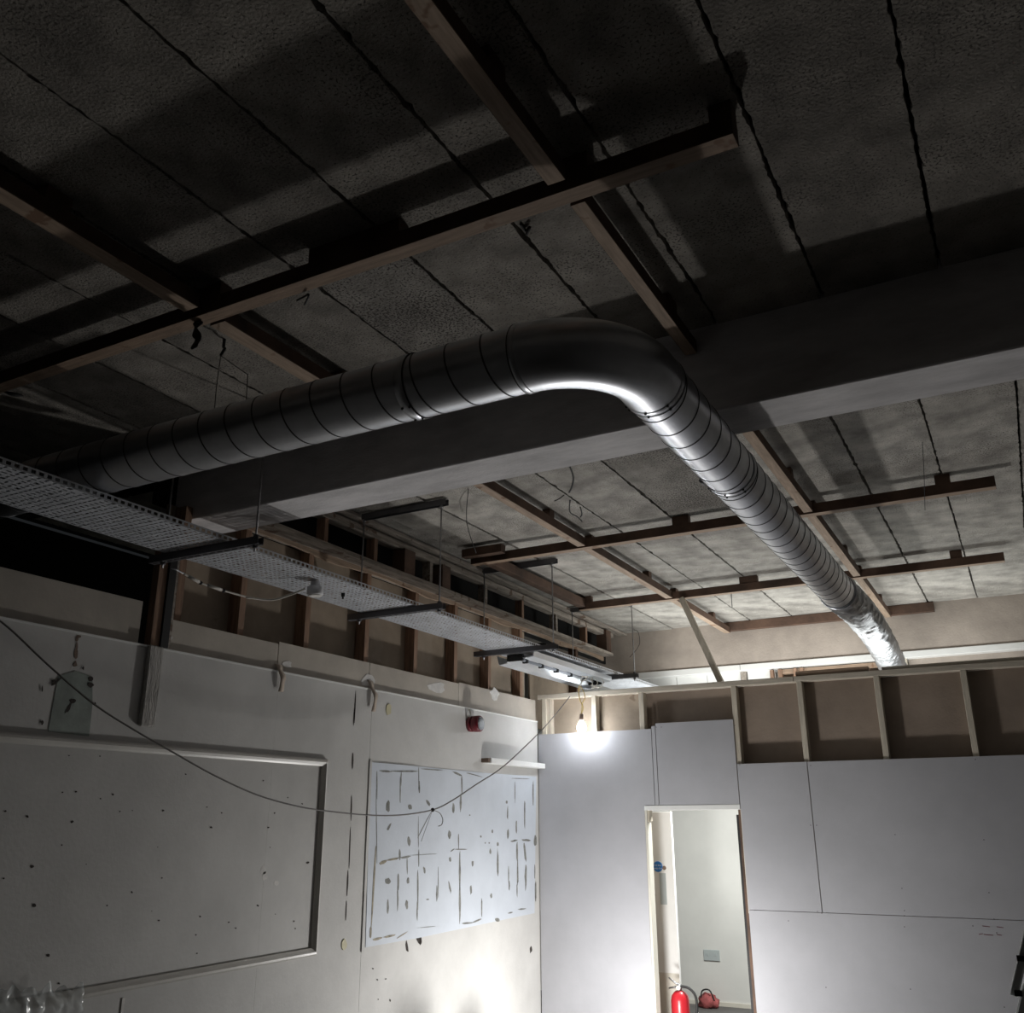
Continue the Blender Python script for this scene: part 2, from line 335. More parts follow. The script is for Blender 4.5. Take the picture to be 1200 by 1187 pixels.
# post at the end of the open bays
ps = empty('end_post', (0, 3.45, 2.8), 'black steel post standing on the left wall below the nearest tray hanger', 'post')
box('post_web', -.03, .012, 3.485, 3.535, 2.80, 3.40, M['black'], ps); box('timber_cheek', -.05, .0, 3.425, 3.482, 2.80, 3.34, M['stud'], ps)
box('timber_cheek', -.05, .0, 3.538, 3.56, 2.80, 3.34, M['greywood'], ps)
bm = bmesh.new(); bx(bm, 0.0005, .026, 3.405, 3.50, 2.378, 2.80); tag(obj('trim_2', bm, mat('ridged_plaster', (.50, .48, .45), .8, .15, 6, .9, 25, stretch=(1, 6, 1)), None, bevel=.006), kind='structure')
# picture-rail frame moulding
fr = empty('wall_frame', (0.02, 3.3, 1.14), 'large raised rectangular moulding frame on the nearer part of the left wall', 'frame')
FY0, FY1, FZ0, FZ1 = .9, 4.935, 1.132, 2.292
def mould(name, p0, p1, inw):
    bm = bmesh.new(); prof = ((0, 0), (.014, .0), (.026, .010), (.029, .022), (.018, .036), (.012, .046), (0, .046))  # x out, inward
    rows = []
    for p, e in ((p0, 1), (p1, -1)):
        row = []
        for x, q in prof:
            v = Vector(p) + Vector((x, 0, 0)) + Vector(inw)*q + (Vector(p1)-Vector(p0)).normalized()*q*e
            row.append(bm.verts.new(v))
        rows.append(row)
    for i in range(len(prof)): j = (i+1) % len(prof); bm.faces.new((rows[0][i], rows[0][j], rows[1][j], rows[1][i]))
    bm.faces.new(rows[0]); bm.faces.new(rows[1]); bmesh.ops.recalc_face_normals(bm, faces=bm.faces)
    return obj(name, bm, M['mould'], fr)
mould('top_moulding', (.0005, FY0, FZ1), (.0005, FY1, FZ1), (0, 0, -1)); mould('bottom_moulding', (.0005, FY0, FZ0), (.0005, FY1, FZ0), (0, 0, 1))
mould('side_moulding', (.0005, FY1, FZ0), (.0005, FY1, FZ1), (0, -1, 0)); mould('side_moulding', (.0005, FY0, FZ0), (.0005, FY0, FZ1), (0, 1, 0))

def blob(bm, px, py, rx, ry, ang=0, x=.0008, th=.0012, rnd=.35, n=9):
    vs = []; vb = []
    for k in range(n):
        t = 2*math.pi*k/n; s = 1+random.uniform(-rnd, rnd)
        dx, dy = rx*s*math.cos(t), ry*s*math.sin(t); c, q = math.cos(ang), math.sin(ang)
        p = hit(px+dx*c-dy*q, py+dx*q+dy*c, 0, 0.0)
        vs.append(bm.verts.new((x+th, p.y, p.z))); vb.append(bm.verts.new((x, p.y, p.z)))
    bm.faces.new(vs)
    for i in range(n): bm.faces.new((vs[i], vs[(i+1) % n], vb[(i+1) % n], vb[i]))
# nail holes and chips in the framed field (crop 400x487 shown at 2.4375)
bm = bmesh.new()
for cx, cy, r in ((15, 611, 5), (78, 626, 5), (205, 641, 6), (178, 557, 3), (217, 555, 4), (322, 563, 5), (287, 575, 3), (342, 611, 3), (378, 609, 2), (466, 609, 4), (530, 505, 4), (591, 599, 3), (633, 615, 3), (603, 657, 5), (176, 707, 3), (92, 769, 6), (10, 803, 4), (97, 878, 8), (137, 1022, 6), (168, 1103, 4), (376, 842, 4), (305, 880, 3), (462, 801, 3), (453, 923, 4), (571, 911, 4), (653, 928, 3), (673, 945, 3), (559, 964, 3), (736, 880, 4), (786, 905, 2), (839, 925, 3), (843, 946, 3), (562, 1017, 3), (878, 758, 6), (766, 657, 4), (784, 616, 3), (752, 523, 3), (822, 572, 3), (450, 713, 2), (246, 762, 2), (285, 453, 3), (197, 452, 3), (863, 590, 3), (771, 714, 2), (433, 896, 2)):
    blob(bm, cx/2.4375, 700+cy/2.4375, r/2.4375*.66, r/2.4375*.66)
bmesh.ops.recalc_face_normals(bm, faces=bm.faces)
tag(obj('nail_holes', bm, M['hole'], wl), 'scattered dark nail holes and chips', kind='stuff')
bm = bmesh.new()
for cx, cy, rx, ry in ((752, 778, 8, 12), (757, 797, 7, 12), (790, 816, 7, 6)): blob(bm, cx/2.4375, 700+cy/2.4375, rx/2.4375, ry/2.4375, 0, .0004, .0004)
bmesh.ops.recalc_face_normals(bm, faces=bm.faces); obj('filler_patch', bm, M['white'], wl)

# grey-green painted remainder and its damage
gp = wall_poly('paint_patch', [(68, 792), (88, 786), (108, 793), (108, 826), (104, 863), (56, 857)], .0006, M['greenpaint'], wl); tag(gp, 'grey green unpainted patch')
bm = bmesh.new()
for px, py, rx, ry, an in ((85, 822, 4, 3, 0), (80, 830, 1.6, 7, .5), (64, 800, 1.5, 8, .9), (106, 795, 3, 3, 0), (105, 803, 4, 3, 0), (62, 798, 2, 1.5, 0), (49, 807, 1, 3, 0), (49, 847, 1.5, 2.5, 0), (111, 824, 1, 1.5, 0), (97, 783, 1, 2, 0)): blob(bm, px, py, rx, ry, an, .003)
bmesh.ops.recalc_face_normals(bm, faces=bm.faces); obj('plaster_chips', bm, M['hole'], wl)
bm = bmesh.new()
for px, py, rx, ry, an in ((90, 749, 1.5, 3, 0), (90, 757, 1.4, 5, 0), (89, 766, 2, 5, .1), (88, 778, 2.6, 3, 0), (92, 746, 3, 2, 0)): blob(bm, px, py, rx, ry, an, .001)
bmesh.ops.recalc_face_normals(bm, faces=bm.faces); obj('plaster_crack', bm, M['brownpatch'], wl)
# long cracks
bm = bmesh.new()
for x0, y0, x1, y1, k in ((416.5, 812, 415, 850, 1.2), (415.5, 828, 414, 852, 1.6), (413.5, 880, 412.6, 902, 1.7), (412, 930, 411.2, 962, 1.2), (410.5, 972, 409, 1015, 1.0), (408, 1020, 406.5, 1050, 1.4), (406, 1055, 405, 1078, 1.1)):
    blob(bm, (x0+x1)/2, (y0+y1)/2, k*.55, abs(y1-y0)/2, math.atan2(x0-x1, y1-y0), .0008, rnd=.2)
bmesh.ops.recalc_face_normals(bm, faces=bm.faces); obj('wall_crack', bm, M['hole'], wl)

# small screws, sockets remains
for px, py in ((455, 831), (403, 1107)): 
    bm = bmesh.new(); blob(bm, px, py, 3.2, 7, 0, .001, .004, .15); bmesh.ops.recalc_face_normals(bm, faces=bm.faces); obj('yellow_glue_pad', bm, mat('yellowed_glue', (.60, .55, .36), .6), wl)
# white filler smears on the band
for px, py, rx, ry in ((434, 797, 9, 6), (515, 805, 10, 7), (582, 813, 5, 7), (197, 747, 7, 9), (339, 779, 5, 4)):
    bm = bmesh.new(); p = None; blob(bm, px, py, rx, ry, 0, -.0195, .002, .3, 11); bmesh.ops.recalc_face_normals(bm, faces=bm.faces); obj('filler_smear', bm, M['white'], wl)

# the painted panel with adhesive marks
pn = wall_poly('painted_panel', [(434, 893), (490, 898), (560, 905), (628, 910), (626, 1070), (560, 1084), (490, 1099), (428, 1110)], .0006, M['bluewhite'], wl, .003); pn['label'] = 'bluish white flat panel covered in dark adhesive streaks'
box('side_strip', .0006, .008, 5.40, 5.425, 1.10, 2.31, M['wallp'], pn)
def crp(x, y): return 420+x/4.945, 880+y/4.945
marks = [(105, 190, 3, 80), (245, 160, 3, 38), (240, 230, 3, 75), (350, 215, 4, 38), (168, 320, 11, 34), (297, 325, 10, 17), (402, 300, 7, 20, -.5), (175, 440, 6, 26, .45), (289, 522, 9, 26), (548, 330, 7, 28), (597, 200, 4, 60), (590, 300, 5, 50), (525, 488, 8, 26), (578, 520, 3, 45), (237, 600, 6, 32), (280, 665, 3, 50), (228, 760, 5, 55), (225, 860, 4, 65), (168, 755, 15, 20), (168, 905, 6, 40), (277, 890, 8, 24), (285, 750, 7, 20), (380, 690, 6, 20, -.2), (347, 620, 3, 50), (342, 800, 4, 120), (338, 930, 4, 60), (452, 830, 4, 45), (460, 760, 2, 80), (527, 790, 5, 34, -.2), (529, 630, 7, 14), (585, 700, 5, 110), (585, 880, 5, 115), (650, 805, 6, 26), (660, 652, 6, 18), (712, 910, 4, 60), (707, 496, 5, 6), (733, 533, 4, 4), (755, 533, 4, 4), (774, 465, 5, 11), (762, 582, 5, 16), (806, 540, 6, 12), (805, 650, 5, 80), (767, 838, 6, 13), (857, 296, 5, 9), (862, 360, 4, 38), (865, 480, 6, 30), (905, 230, 2, 65), (913, 435, 4, 40), (961, 370, 4, 90), (917, 585, 5, 60), (920, 710, 5, 70), (917, 805, 3, 40), (963, 590, 6, 55, -.1), (967, 725, 6, 78), (868, 720, 3, 50), (872, 780, 4, 26), (803, 978, 13, 13), (345, 480, 2, 90), (347, 150, 2, 70), (1010, 240, 4, 70), (1022, 520, 8, 30), (1025, 810, 4, 60), (643, 372, 4, 4), (398, 860, 8, 4), (1020, 700, 3, 40)]
for mk in marks:
    x, y, rx, ry = mk[:4]; an = mk[4] if len(mk) > 4 else 0
    bm = bmesh.new(); q = crp(x, y); blob(bm, q[0], q[1], rx/4.945, ry/4.945, an, .0037, .0012, .22, 10); bmesh.ops.recalc_face_normals(bm, faces=bm.faces); obj('adhesive_mark', bm, M['glue'], pn)
hm = [((122, 115), (190, 120), 6), ((190, 118), (345, 118), 5), ((360, 104), (490, 112), 3), ((120, 655), (160, 635), 10), ((160, 635), (235, 620), 6), ((235, 620), (300, 610), 6), ((300, 605), (460, 595), 1.5), ((555, 570), (625, 570), 3), ((530, 585), (555, 565), 3), ((880, 525), (920, 515), 5), ((945, 515), (995, 518), 6), ((595, 1000), (660, 995), 5), ((660, 993), (712, 972), 5), ((918, 918), (968, 914), 4), ((865, 940), (890, 934), 4), ((80, 1095), (140, 1080), 7), ((140, 1080), (212, 1066), 6), ((220, 1085), (285, 1045), 3), ((340, 1025), (450, 1015), 2), ((880, 158), (1000, 162), 2), ((620, 125), (710, 150), 3), ((545, 120), (600, 145), 6), ((420, 350), (345, 495), 1.8)]
for (x0, y0), (x1, y1), w_ in hm:
    bm = bmesh.new(); q = crp((x0+x1)/2, (y0+y1)/2); L_ = math.hypot(x1-x0, y1-y0)/2
    blob(bm, q[0], q[1], L_/4.945, w_/4.945, math.atan2(y1-y0, x1-x0), .0037, .0014, .2, 12); bmesh.ops.recalc_face_normals(bm, faces=bm.faces); obj('adhesive_mark', bm, M['gluebr'] if y0 > 1040 or x0 < 200 and y0 > 600 else M['glue'], pn)
for (x0, y0), (x1, y1), w_, m_ in (((98, 555), (72, 1020), 5, 'gluebr'), ((58, 400), (28, 1145), 2.2, 'hole'), ((70, 1015), (66, 1085), 6, 'gluebr'), ((75, 62), (345, 85), 1.5, 'glue'), ((100, 250), (105, 640), 1.8, 'glue')):
    bm = bmesh.new(); q = crp((x0+x1)/2, (y0+y1)/2); L_ = math.hypot(x1-x0, y1-y0)/2
    blob(bm, q[0], q[1], L_/4.945, w_/4.945, math.atan2(y1-y0, x1-x0), .0037, .0014, .15, 14); bmesh.ops.recalc_face_normals(bm, faces=bm.faces); obj('adhesive_mark', bm, M[m_], pn)
bm = bmesh.new()
for px, py, rx, ry, an in ((477, 1110, 1.2, 8, -.12), (490, 1098, 2.2, 7, -.2), (493, 1103, 1.6, 5, 0), (622, 1113, 1.4, 3.5, 0), (452, 1147, .8, .8, 0), (442, 1148, .8, .8, 0), (457, 1172, .8, 1.4, 0), (443, 1171, .7, .8, 0), (437, 1135, .8, .8, 0)): blob(bm, px, py, rx, ry, an, .001)
bmesh.ops.recalc_face_normals(bm, faces=bm.faces); obj('wall_scuffs', bm, M['hole'], wl)

# narrow shelf board
sh = empty('shelf_strip', (.06, 7.5, 2.36), 'short white wooden ledge fixed above the painted panel by the corner', 'ledge')
box('ledge_board', .001, .085, 6.97, 7.98, 2.365, 2.41, M['paintw'], sh, bevel=.004)
box('end_block', .001, .07, 6.945, 6.968, 2.372, 2.405, M['brownpatch'], sh)

# alarm sounder
al = empty('alarm_sounder', (0, 6.75, 2.62), 'round dark red alarm sounder with grey face on the white left wall', 'alarm')
def lathe(name, prof, axis_o, axis, m, parent, n=28, smooth=True):
    axis = Vector(axis).normalized(); a = axis.orthogonal().normalized(); b = axis.cross(a); bm = bmesh.new(); rows = []
    for h, r in prof:
        c = Vector(axis_o)+axis*h
        rows.append([bm.verts.new(c+(a*math.cos(2*math.pi*k/n)+b*math.sin(2*math.pi*k/n))*max(r, 1e-4)) for k in range(n)])
    for r0, r1 in zip(rows, rows[1:]):
        for k in range(n): bm.faces.new((r0[k], r0[(k+1) % n], r1[(k+1) % n], r1[k]))
    bm.faces.new(rows[0][::-1]); bm.faces.new(rows[-1]); bmesh.ops.recalc_face_normals(bm, faces=bm.faces)
    o = obj(name, bm, m, parent); 
    for p in o.data.polygons: p.use_smooth = len(p.vertices) == 4
    return o
AO = (0.001, 6.75, 2.668)
lathe('base', [(0, .062), (.03, .064), (.034, .058)], AO, (1, 0, 0), M['dred'], al)
lathe('sounder_body', [(.034, .052), (.05, .066), (.10, .066), (.108, .058)], AO, (1, 0, 0), M['dred'], al)
lathe('speaker_face', [(.108, .052), (.113, .05), (.116, .03)], AO, (1, 0, 0), M['alarmface'], al)
wire('alarm_cable', [(.02, 6.69, 2.72), (.03, 6.67, 2.76), (.02, 6.70, 2.79), (.02, 6.73, 2.76), (.02, 6.72, 2.72)], .004, M['cablew'], al)

# torn paper strips at the ledge
def strip(pts, label):
    bm = bmesh.new(); P = spline(pts, 5); rows = []
    for i, p in enumerate(P):
        w_ = .028*(1-.35*i/len(P)); rows.append((bm.verts.new(p+Vector((0, -w_, 0))), bm.verts.new(p+Vector((.006*math.sin(i), w_, 0)))))
    for r0, r1 in zip(rows, rows[1:]): bm.faces.new((r0[0], r0[1], r1[1], r1[0]))
    o = obj('torn_paper_strip', bm, mat('torn_tape', (.46, .38, .31), .8), None, True); s = o.modifiers.new('s', 'SOLIDIFY'); s.thickness = .002
    tag(o, label, 'paper strip')
strip([(-.016, 4.435, 2.84), (.01, 4.435, 2.80), (.03, 4.44, 2.74), (.014, 4.44, 2.67)], 'torn paper strip curling off the wall ledge above the frame')
strip([(-.016, 5.385, 2.86), (.012, 5.39, 2.80), (.035, 5.40, 2.73), (.02, 5.39, 2.64)], 'torn brown paper strip hanging at the ledge above the tall wall crack')

# ------------------------------------------------------------ stud partition at the back
wb = tag(empty('wall_back', (2, 8.05, 0)), kind='structure')
for x in (.045, .555, 1.02, 1.865, 2.42, 3.03, 3.665, 4.3):
    box('partition_stud', x, x+.045, YP+.002, YP+.088, 1.9 if x in (1.02,) else 1.2, 3.0, M['pale'], wb, bevel=.003)
box('partition_stud', .092, .13, YP+.02, YP+.088, 1.5, 2.998, M['pale'], wb)
box('top_plate', .0, 2.40, YP, YP+.09, 3.0, 3.045, M['palex'], wb, bevel=.003)
box('top_plate', 2.402, XR, YP, YP+.09, 3.0, 3.045, M['palex'], wb, bevel=.003)
box('top_plate', 2.42, 3.0, YP+.01, YP+.10, 3.047, 3.085, M['wood'], wb, bevel=.003)
box('top_plate', 3.1, XR, YP+.01, YP+.10, 3.047, 3.07, M['palex'], wb, bevel=.003)
for x0, x1, m_ in ((.0, .577, 'ply'), (.578, 1.04, 'ply'), (1.041, 1.85, 'brownpaper'), (1.887, 2.442, 'brownpaper'), (2.443, 3.052, 'brownpaper'), (3.053, 3.69, 'brownpaper'), (3.691, XR, 'brownpaper')):
    box('backing_board', x0, x1, YP+.09, YP+.102, 2.05 if 1.04 < x0 < 1.8 else 0, 3.0, M[m_], wb)
box('backing_board', 1.851, 1.886, YP+.09, YP+.102, 0, 3.0, M['brownpaper'], wb)
g_ = .0015
bm = bmesh.new(); bx(bm, .012, 1.031, YP-.0125, YP-.0005, 0, 2.029); bx(bm, .012, 1.128, YP-.0125, YP-.0005, 2.0291, 2.675)
bmesh.ops.delete(bm, geom=[f for f in bm.faces if 2.028 < f.calc_center_median().z < 2.03], context='FACES'); obj('plasterboard', bm, M['board'], wb)
for x0, x1, z0, z1 in ((1.132, 1.167, 2.03, 2.698), (1.17, 1.868, 2.03, 2.72), (1.872, 2.443, 1.23, 2.352), (2.447, XR-.01, 1.23, 2.352), (1.872, XR-.01, 0, 1.226)):
    o = box('plasterboard', x0+g_, x1-g_, YP-.0125, YP-.0005, z0, z1, M['board'], wb)
bm = bmesh.new()
def screw(px, py, r=.004):
    p = hit(px, py, 1, YP-.0125); n = 6
    vs = [bm.verts.new((p.x+r*math.cos(6.283*k/n), YP-.0135, p.z+r*math.sin(6.283*k/n))) for k in range(n)]; bm.faces.new(vs)
for px, py in ((1049, 978), (1057, 1041), (1060, 1067), (1060, 1073), (1060, 1086), (1159, 1046), (1165, 1077), (1168, 1093), (1067, 1159), (968, 1157), (1177, 1180), (950, 897), (957, 967), (950, 967), (958, 1068), (963, 1070), (1143, 890), (867, 896), (924, 1079), (769, 852), (775, 852), (861, 850), (1140, 1085), (1040, 888), (1153, 984)): screw(px, py)
obj('screw_heads', bm, M['hole'], wb)['kind'] = 'stuff'
bm = bmesh.new()
for a, b2 in (((1147, 1095), (1152, 1094)), ((1153, 1095), (1164, 1096)), ((1168, 1095), (1174, 1096)), ((1151, 1085), (1160, 1086)), ((1168, 1086), (1176, 1087))):
    p, q = hit(*a, 1, YP-.0135), hit(*b2, 1, YP-.0135)
    vs = [bm.verts.new(v) for v in (p+Vector((0, 0, -.002)), q+Vector((0, 0, -.002)), q+Vector((0, 0, .002)), p+Vector((0, 0, .003)))]; bm.faces.new(vs)
obj('pencil_scrawl', bm, M['dred'], wb)

# door lining, leaf and what stands beyond
dr = tag(empty('door_1', (1.44, 8.05, 0)), kind='structure')
box('jamb', 1.034, 1.054, YP-.018, YP+.085, 0, 1.99, M['cream'], dr, bevel=.002)
box('jamb', 1.842, 1.870, YP+.02, YP+.13, 0, 1.99, M['dwood'], dr)  # right jamb darkened, its shade put into the colour
box('door_head', 1.032, 1.870, YP-.018, YP+.13, 1.99, 2.028, M['paintw'], dr, bevel=.002)
box('jamb_shade_strip', 1.815, 1.841, YP+.05, YP+.13, 0, 1.95, M['black'], dr)  # black strip added for the shade beside the right jamb
LY = 8.60
leaf = box('door_leaf', .42, 1.052, LY, LY+.042, .0, 1.985, M['paintw'], dr, bevel=.002)
box('kick_panel', .44, 1.05, LY-.003, LY-.0005, .02, .64, M['cream'], leaf)
p0, p1 = hit(772.5, 1023, 1, LY), hit(782, 1060, 1, LY); box('push_plate', p0.x, p1.x, LY-.002, LY-.0004, p1.z, p0.z, M['plate'], leaf)
p0 = hit(778.5, 1017, 1, LY); lathe('latch_hole', [(0, .018), (.003, .017)], (p0.x, LY-.0004, p0.z), (0, -1, 0), M['brownpatch'], leaf)
p0 = hit(771, 1015.5, 1, LY)
sg = empty('fire_door_sign', (p0.x, LY, p0.z), 'small round blue fire door sign with white lettering on the white door', 'sign')
lathe('sign_disc', [(0, .046), (.001, .046), (.0015, .043)], (p0.x, LY-.0004, p0.z), (0, -1, 0), M['blue'], sg)
for st_, z in (('Fire door', .006), ('keep shut', -.020)):
    cu = bpy.data.curves.new('lettering', 'FONT'); cu.body = st_; cu.size = .021; cu.align_x = 'CENTER'
    to = bpy.data.objects.new('t', cu); COL.objects.link(to); bpy.context.view_layer.update()
    me = bpy.data.meshes.new_from_object(to); bpy.data.objects.remove(to)
    me.materials.clear(); me.materials.append(M['paintw'])
    o = bpy.data.objects.new('lettering', me); COL.objects.link(o)
    mw = Matrix.Translation((p0.x, LY-.003, p0.z+z)) @ Matrix.Rotation(math.pi/2, 4, 'X')
    o.parent = sg; o.matrix_parent_inverse = sg.matrix_world.inverted(); o.matrix_world = mw
# extinguisher
ex = empty('fire_extinguisher', (1.15, 8.30, 0), 'red fire extinguisher with black hose standing in the doorway', 'extinguisher')
EX, EY = 1.16, 8.27
lathe('cylinder', [(.012, .06), (.02, .075), (.49, .075), (.525, .066), (.55, .045), (.562, .025)], (EX, EY, 0), (0, 0, 1), M['red'], ex)
lathe('foot_ring', [(0, .072), (.02, .076)], (EX, EY, 0), (0, 0, 1), M['black'], ex)
lathe('valve', [(.56, .02), (.60, .02), (.61, .012)], (EX, EY, 0), (0, 0, 1), M['rod'], ex)
tube('lever', [(EX+.015, EY, .60), (EX-.03, EY, .615), (EX-.085, EY-.01, .655)], [.010, .009, .006], M['rod'], ex)
tube('carry_handle', [(EX+.015, EY, .59), (EX-.03, EY, .585), (EX-.09, EY-.01, .575)], [.010, .009, .006], M['rod'], ex)
lathe('gauge', [(0, .018), (.012, .018)], (EX, EY-.02, .585), (0, -1, 0), M['white'], ex, 12)
wire('hose', [(EX+.015, EY, .592), (EX+.08, EY, .585), (EX+.135, EY, .53), (EX+.14, EY, .42), (EX+.11, EY, .28), (EX+.095, EY, .16)], .011, M['black'], ex, n=10)
box('data_label', EX-.045, EX+.045, EY-.0775, EY-.076, .2, .40, M['white'], ex)
# things by the corridor wall
bgx = hit(829, 1168, 1, 10.82).x
bag = empty('red_rubble_bag', (bgx, 10.82, 0), 'small crumpled red bag on the corridor floor against the pale wall', 'bag')
bm = bmesh.new(); bmesh.ops.create_icosphere(bm, subdivisions=3, radius=1)
for v in bm.verts:
    s = 1+.35*noise.noise(v.co*2.4); v.co = Vector((v.co.x*.11*s, v.co.y*.08*s, max(-.5, v.co.z)*.09*s+.05)) + Vector((bgx, 10.84, .0))
obj('bag_body', bm, mat('faded_red_fabric', (.42, .10, .10), .8, .2, 12, .3), bag, True)
wire('bag_handle', [(bgx-.07, 10.8, .08), (bgx-.04, 10.78, .17), (bgx+.04, 10.78, .18), (bgx+.08, 10.8, .08)], .008, M['black'], bag)
so = empty('socket_plate', (1.0, 10.99, .4), 'pale grey double socket plate low on the pale corridor wall', 'socket')
p = hit(834, 1120, 1, 10.99); box('face_plate', p.x-.09, p.x+.09, 10.985, 10.9995, p.z-.05, p.z+.06, M['plate'], so, bevel=.003)
for s in (-.045, .045): box('switch_rocker', p.x+s-.012, p.x+s+.012, 10.98, 10.985, p.z, p.z+.03, M['plate'], so)

# ------------------------------------------------------------ the ventilation duct
DZ, DR, DX, DY = 3.43, .12, 3.03, 2.577
RB = .315; NK = .085
dt = empty('spiral_duct', (DX, DY, DZ), 'large shiny spiral wound ventilation duct with a bend, running under the ceiling', 'duct')
def spiral(name, origin, along, length, parent, pitch=.146, n=56):
    along = Vector(along).normalized(); a = Vector((0, 0, 1)); b = along.cross(a)
    bm = bmesh.new(); rows = []; o0 = Vector(origin); k = 0; offs = ((0, 0), (.0015, .0022), (.0055, .0022), (.007, 0))
    s = -pitch
    def row(s0, dr, mi):
        r = []
        for j in range(n+1):
            t = 2*math.pi*j/n; ss = min(max(s0+pitch*j/n, 0), length)
            r.append(bm.verts.new(o0+along*ss+(a*math.cos(t)+b*math.sin(t))*(DR+dr)))
        rows.append((r, mi))
    while s < length:
        for q, (ds, dr) in enumerate(offs): row(s+ds, dr, 1 if q in (0, 1, 2) else 0)
        row(s+pitch*.5, 0, 0)
        s += pitch
    for (r0, mi), (r1, _) in zip(rows, rows[1:]):
        if mi: r0 = [bm.verts.new(v.co) for v in r0]; r1 = [bm.verts.new(v.co) for v in r1]
        for j in range(n):
            f = (r0[j], r0[j+1], r1[j+1], r1[j])
            if max((f[0].co-f[3].co).length, (f[1].co-f[2].co).length) < 1e-5: continue
            fc = bm.faces.new(f); fc.material_index = mi; fc.normal_update()
            c = fc.calc_center_median(); rad_ = c-o0; rad_ = rad_-along*rad_.dot(along)
            if fc.normal.dot(rad_) < 0: fc.normal_flip()
    return obj(name, bm, [M['zinc'], M['seam']], parent, True)
spiral('straight_section', (DX-RB, DY, DZ), (-1, 0, 0), .46, dt)
spiral('straight_section', (DX-RB-.46, DY, DZ), (-1, 0, 0), 3.9, dt)
spiral('straight_section', (DX, DY+RB+NK, DZ), (0, 1, 0), 1.02, dt)
spiral('straight_section', (DX, DY+RB+NK+1.02, DZ), (0, 1, 0), 2.72, dt)
bm = bmesh.new(); n = 56; rows = []
for i in range(25):
    t = math.pi/2*i/24; c = Vector((DX-RB+RB*math.sin(t), DY+RB-RB*math.cos(t), DZ)); rad = Vector((math.sin(t), -math.cos(t), 0))
    rr = DR+.0015
    rows.append([bm.verts.new(c+(rad*math.cos(6.28319*j/n)+Vector((0, 0, 1))*math.sin(6.28319*j/n))*rr) for j in range(n)])
rows.append([bm.verts.new(v.co+Vector((0, NK, 0))) for v in rows[-1]])
for r0, r1 in zip(rows, rows[1:]):
    for j in range(n): bm.faces.new((r0[j], r0[(j+1) % n], r1[(j+1) % n], r1[j]))
bmesh.ops.recalc_face_normals(bm, faces=bm.faces)
obj('bend', bm, M['zinc'], dt, True)
def collar(c, ax, w_=.03, screws=True):
    c = Vector(c); ax = Vector(ax)
    o = lathe('collar', [(-w_, DR+.002), (-w_+.002, DR+.0035), (w_-.002, DR+.0035), (w_, DR+.002)], c, ax, M['zinc'], dt, 56)
    lathe('collar_ring', [(-.0025, DR+.003), (0, DR+.0055), (.0025, DR+.003)], c+ax*w_, ax, M['seam'], dt, 56)
    if screws:
        sd = ax.cross(Vector((0, 0, 1)))
        for q in (-.9, -.2, .5):
            for e in (-1, 1):
                d_ = (Vector((0, 0, -1))*math.cos(q)+sd*math.sin(q)); lathe('screw', [(0, .005), (.005, .0045)], c+ax*e*.016+d_*(DR+.004), d_, M['black'], o, 8)
collar((DX-RB, DY, DZ), (-1, 0, 0), .012, False); collar((DX, DY+RB+NK, DZ), (0, 1, 0), .018); collar((DX-RB-.46, DY, DZ), (1, 0, 0), .02); collar((DX, DY+RB+NK+1.02, DZ), (0, 1, 0), .02)
# flexible end
bm = bmesh.new(); rows = []; Y0 = DY+RB+NK+3.74; n = 48; K = 190
path = [Vector((DX, Y0+i*(9.80-Y0)/K, DZ)) for i in range(K+1)]
for i, c in enumerate(path):
    f = i/K; droop = -.15*max(0, (f-.6)/.4)**2; c = c+Vector((.02*math.sin(f*5), 0, droop+.008*math.sin(f*7)))
    row = []
    for j in range(n):
        t = 6.28319*j/n; r = DR+.004+.0035*math.sin(i*1.9)+.011*noise.noise(Vector((math.cos(t)*2.2, math.sin(t)*2.2, i*.16)))+.006*noise.noise(Vector((math.cos(t)*6, math.sin(t)*6, i*.35)))
        row.append(bm.verts.new(c+Vector((math.cos(t)*r, 0, math.sin(t)*r))))
    rows.append(row)
for r0, r1 in zip(rows, rows[1:]):
    for j in range(n): bm.faces.new((r0[j], r0[(j+1) % n], r1[(j+1) % n], r1[j]))
bmesh.ops.recalc_face_normals(bm, faces=bm.faces); o = obj('flexible_section', bm, M['flex'], dt, True); tag(o, 'crinkled foil flexible end')
lathe('collar_band', [(-.015, DR+.008), (0, DR+.012), (.015, DR+.008)], (DX, Y0+.01, DZ), (0, 1, 0), M['zinc'], dt, 48)
# clip and sticker
lathe('band_clip', [(0, .012), (.05, .012)], (DX-DR-.006, DY+RB+NK+.99, DZ-.035), (0, 1, 0), M['strut'], dt, 8)
tc_ = math.radians(62); cc = Vector((DX-RB+RB*math.sin(tc_), DY+RB-RB*math.cos(tc_), DZ)); rad = Vector((math.sin(tc_), -math.cos(tc_), 0)); tan = Vector((math.cos(tc_), math.sin(tc_), 0))
bm = bmesh.new(); grid = []
for i in range(5):
    row = []
    for j in range(4):
        ph = math.radians(206+i*7); row.append(bm.verts.new(cc+(rad*math.cos(ph)+Vector((0, 0, 1))*math.sin(ph))*(DR+.0028)+tan*(j-1.5)*.013))
    grid.append(row)
for i in range(4):
    for j in range(3): bm.faces.new((grid[i][j], grid[i][j+1], grid[i+1][j+1], grid[i+1][j]))
o = obj('label_sticker', bm, M['label'], dt, True); o['label'] = 'small dark sticker on the bend'
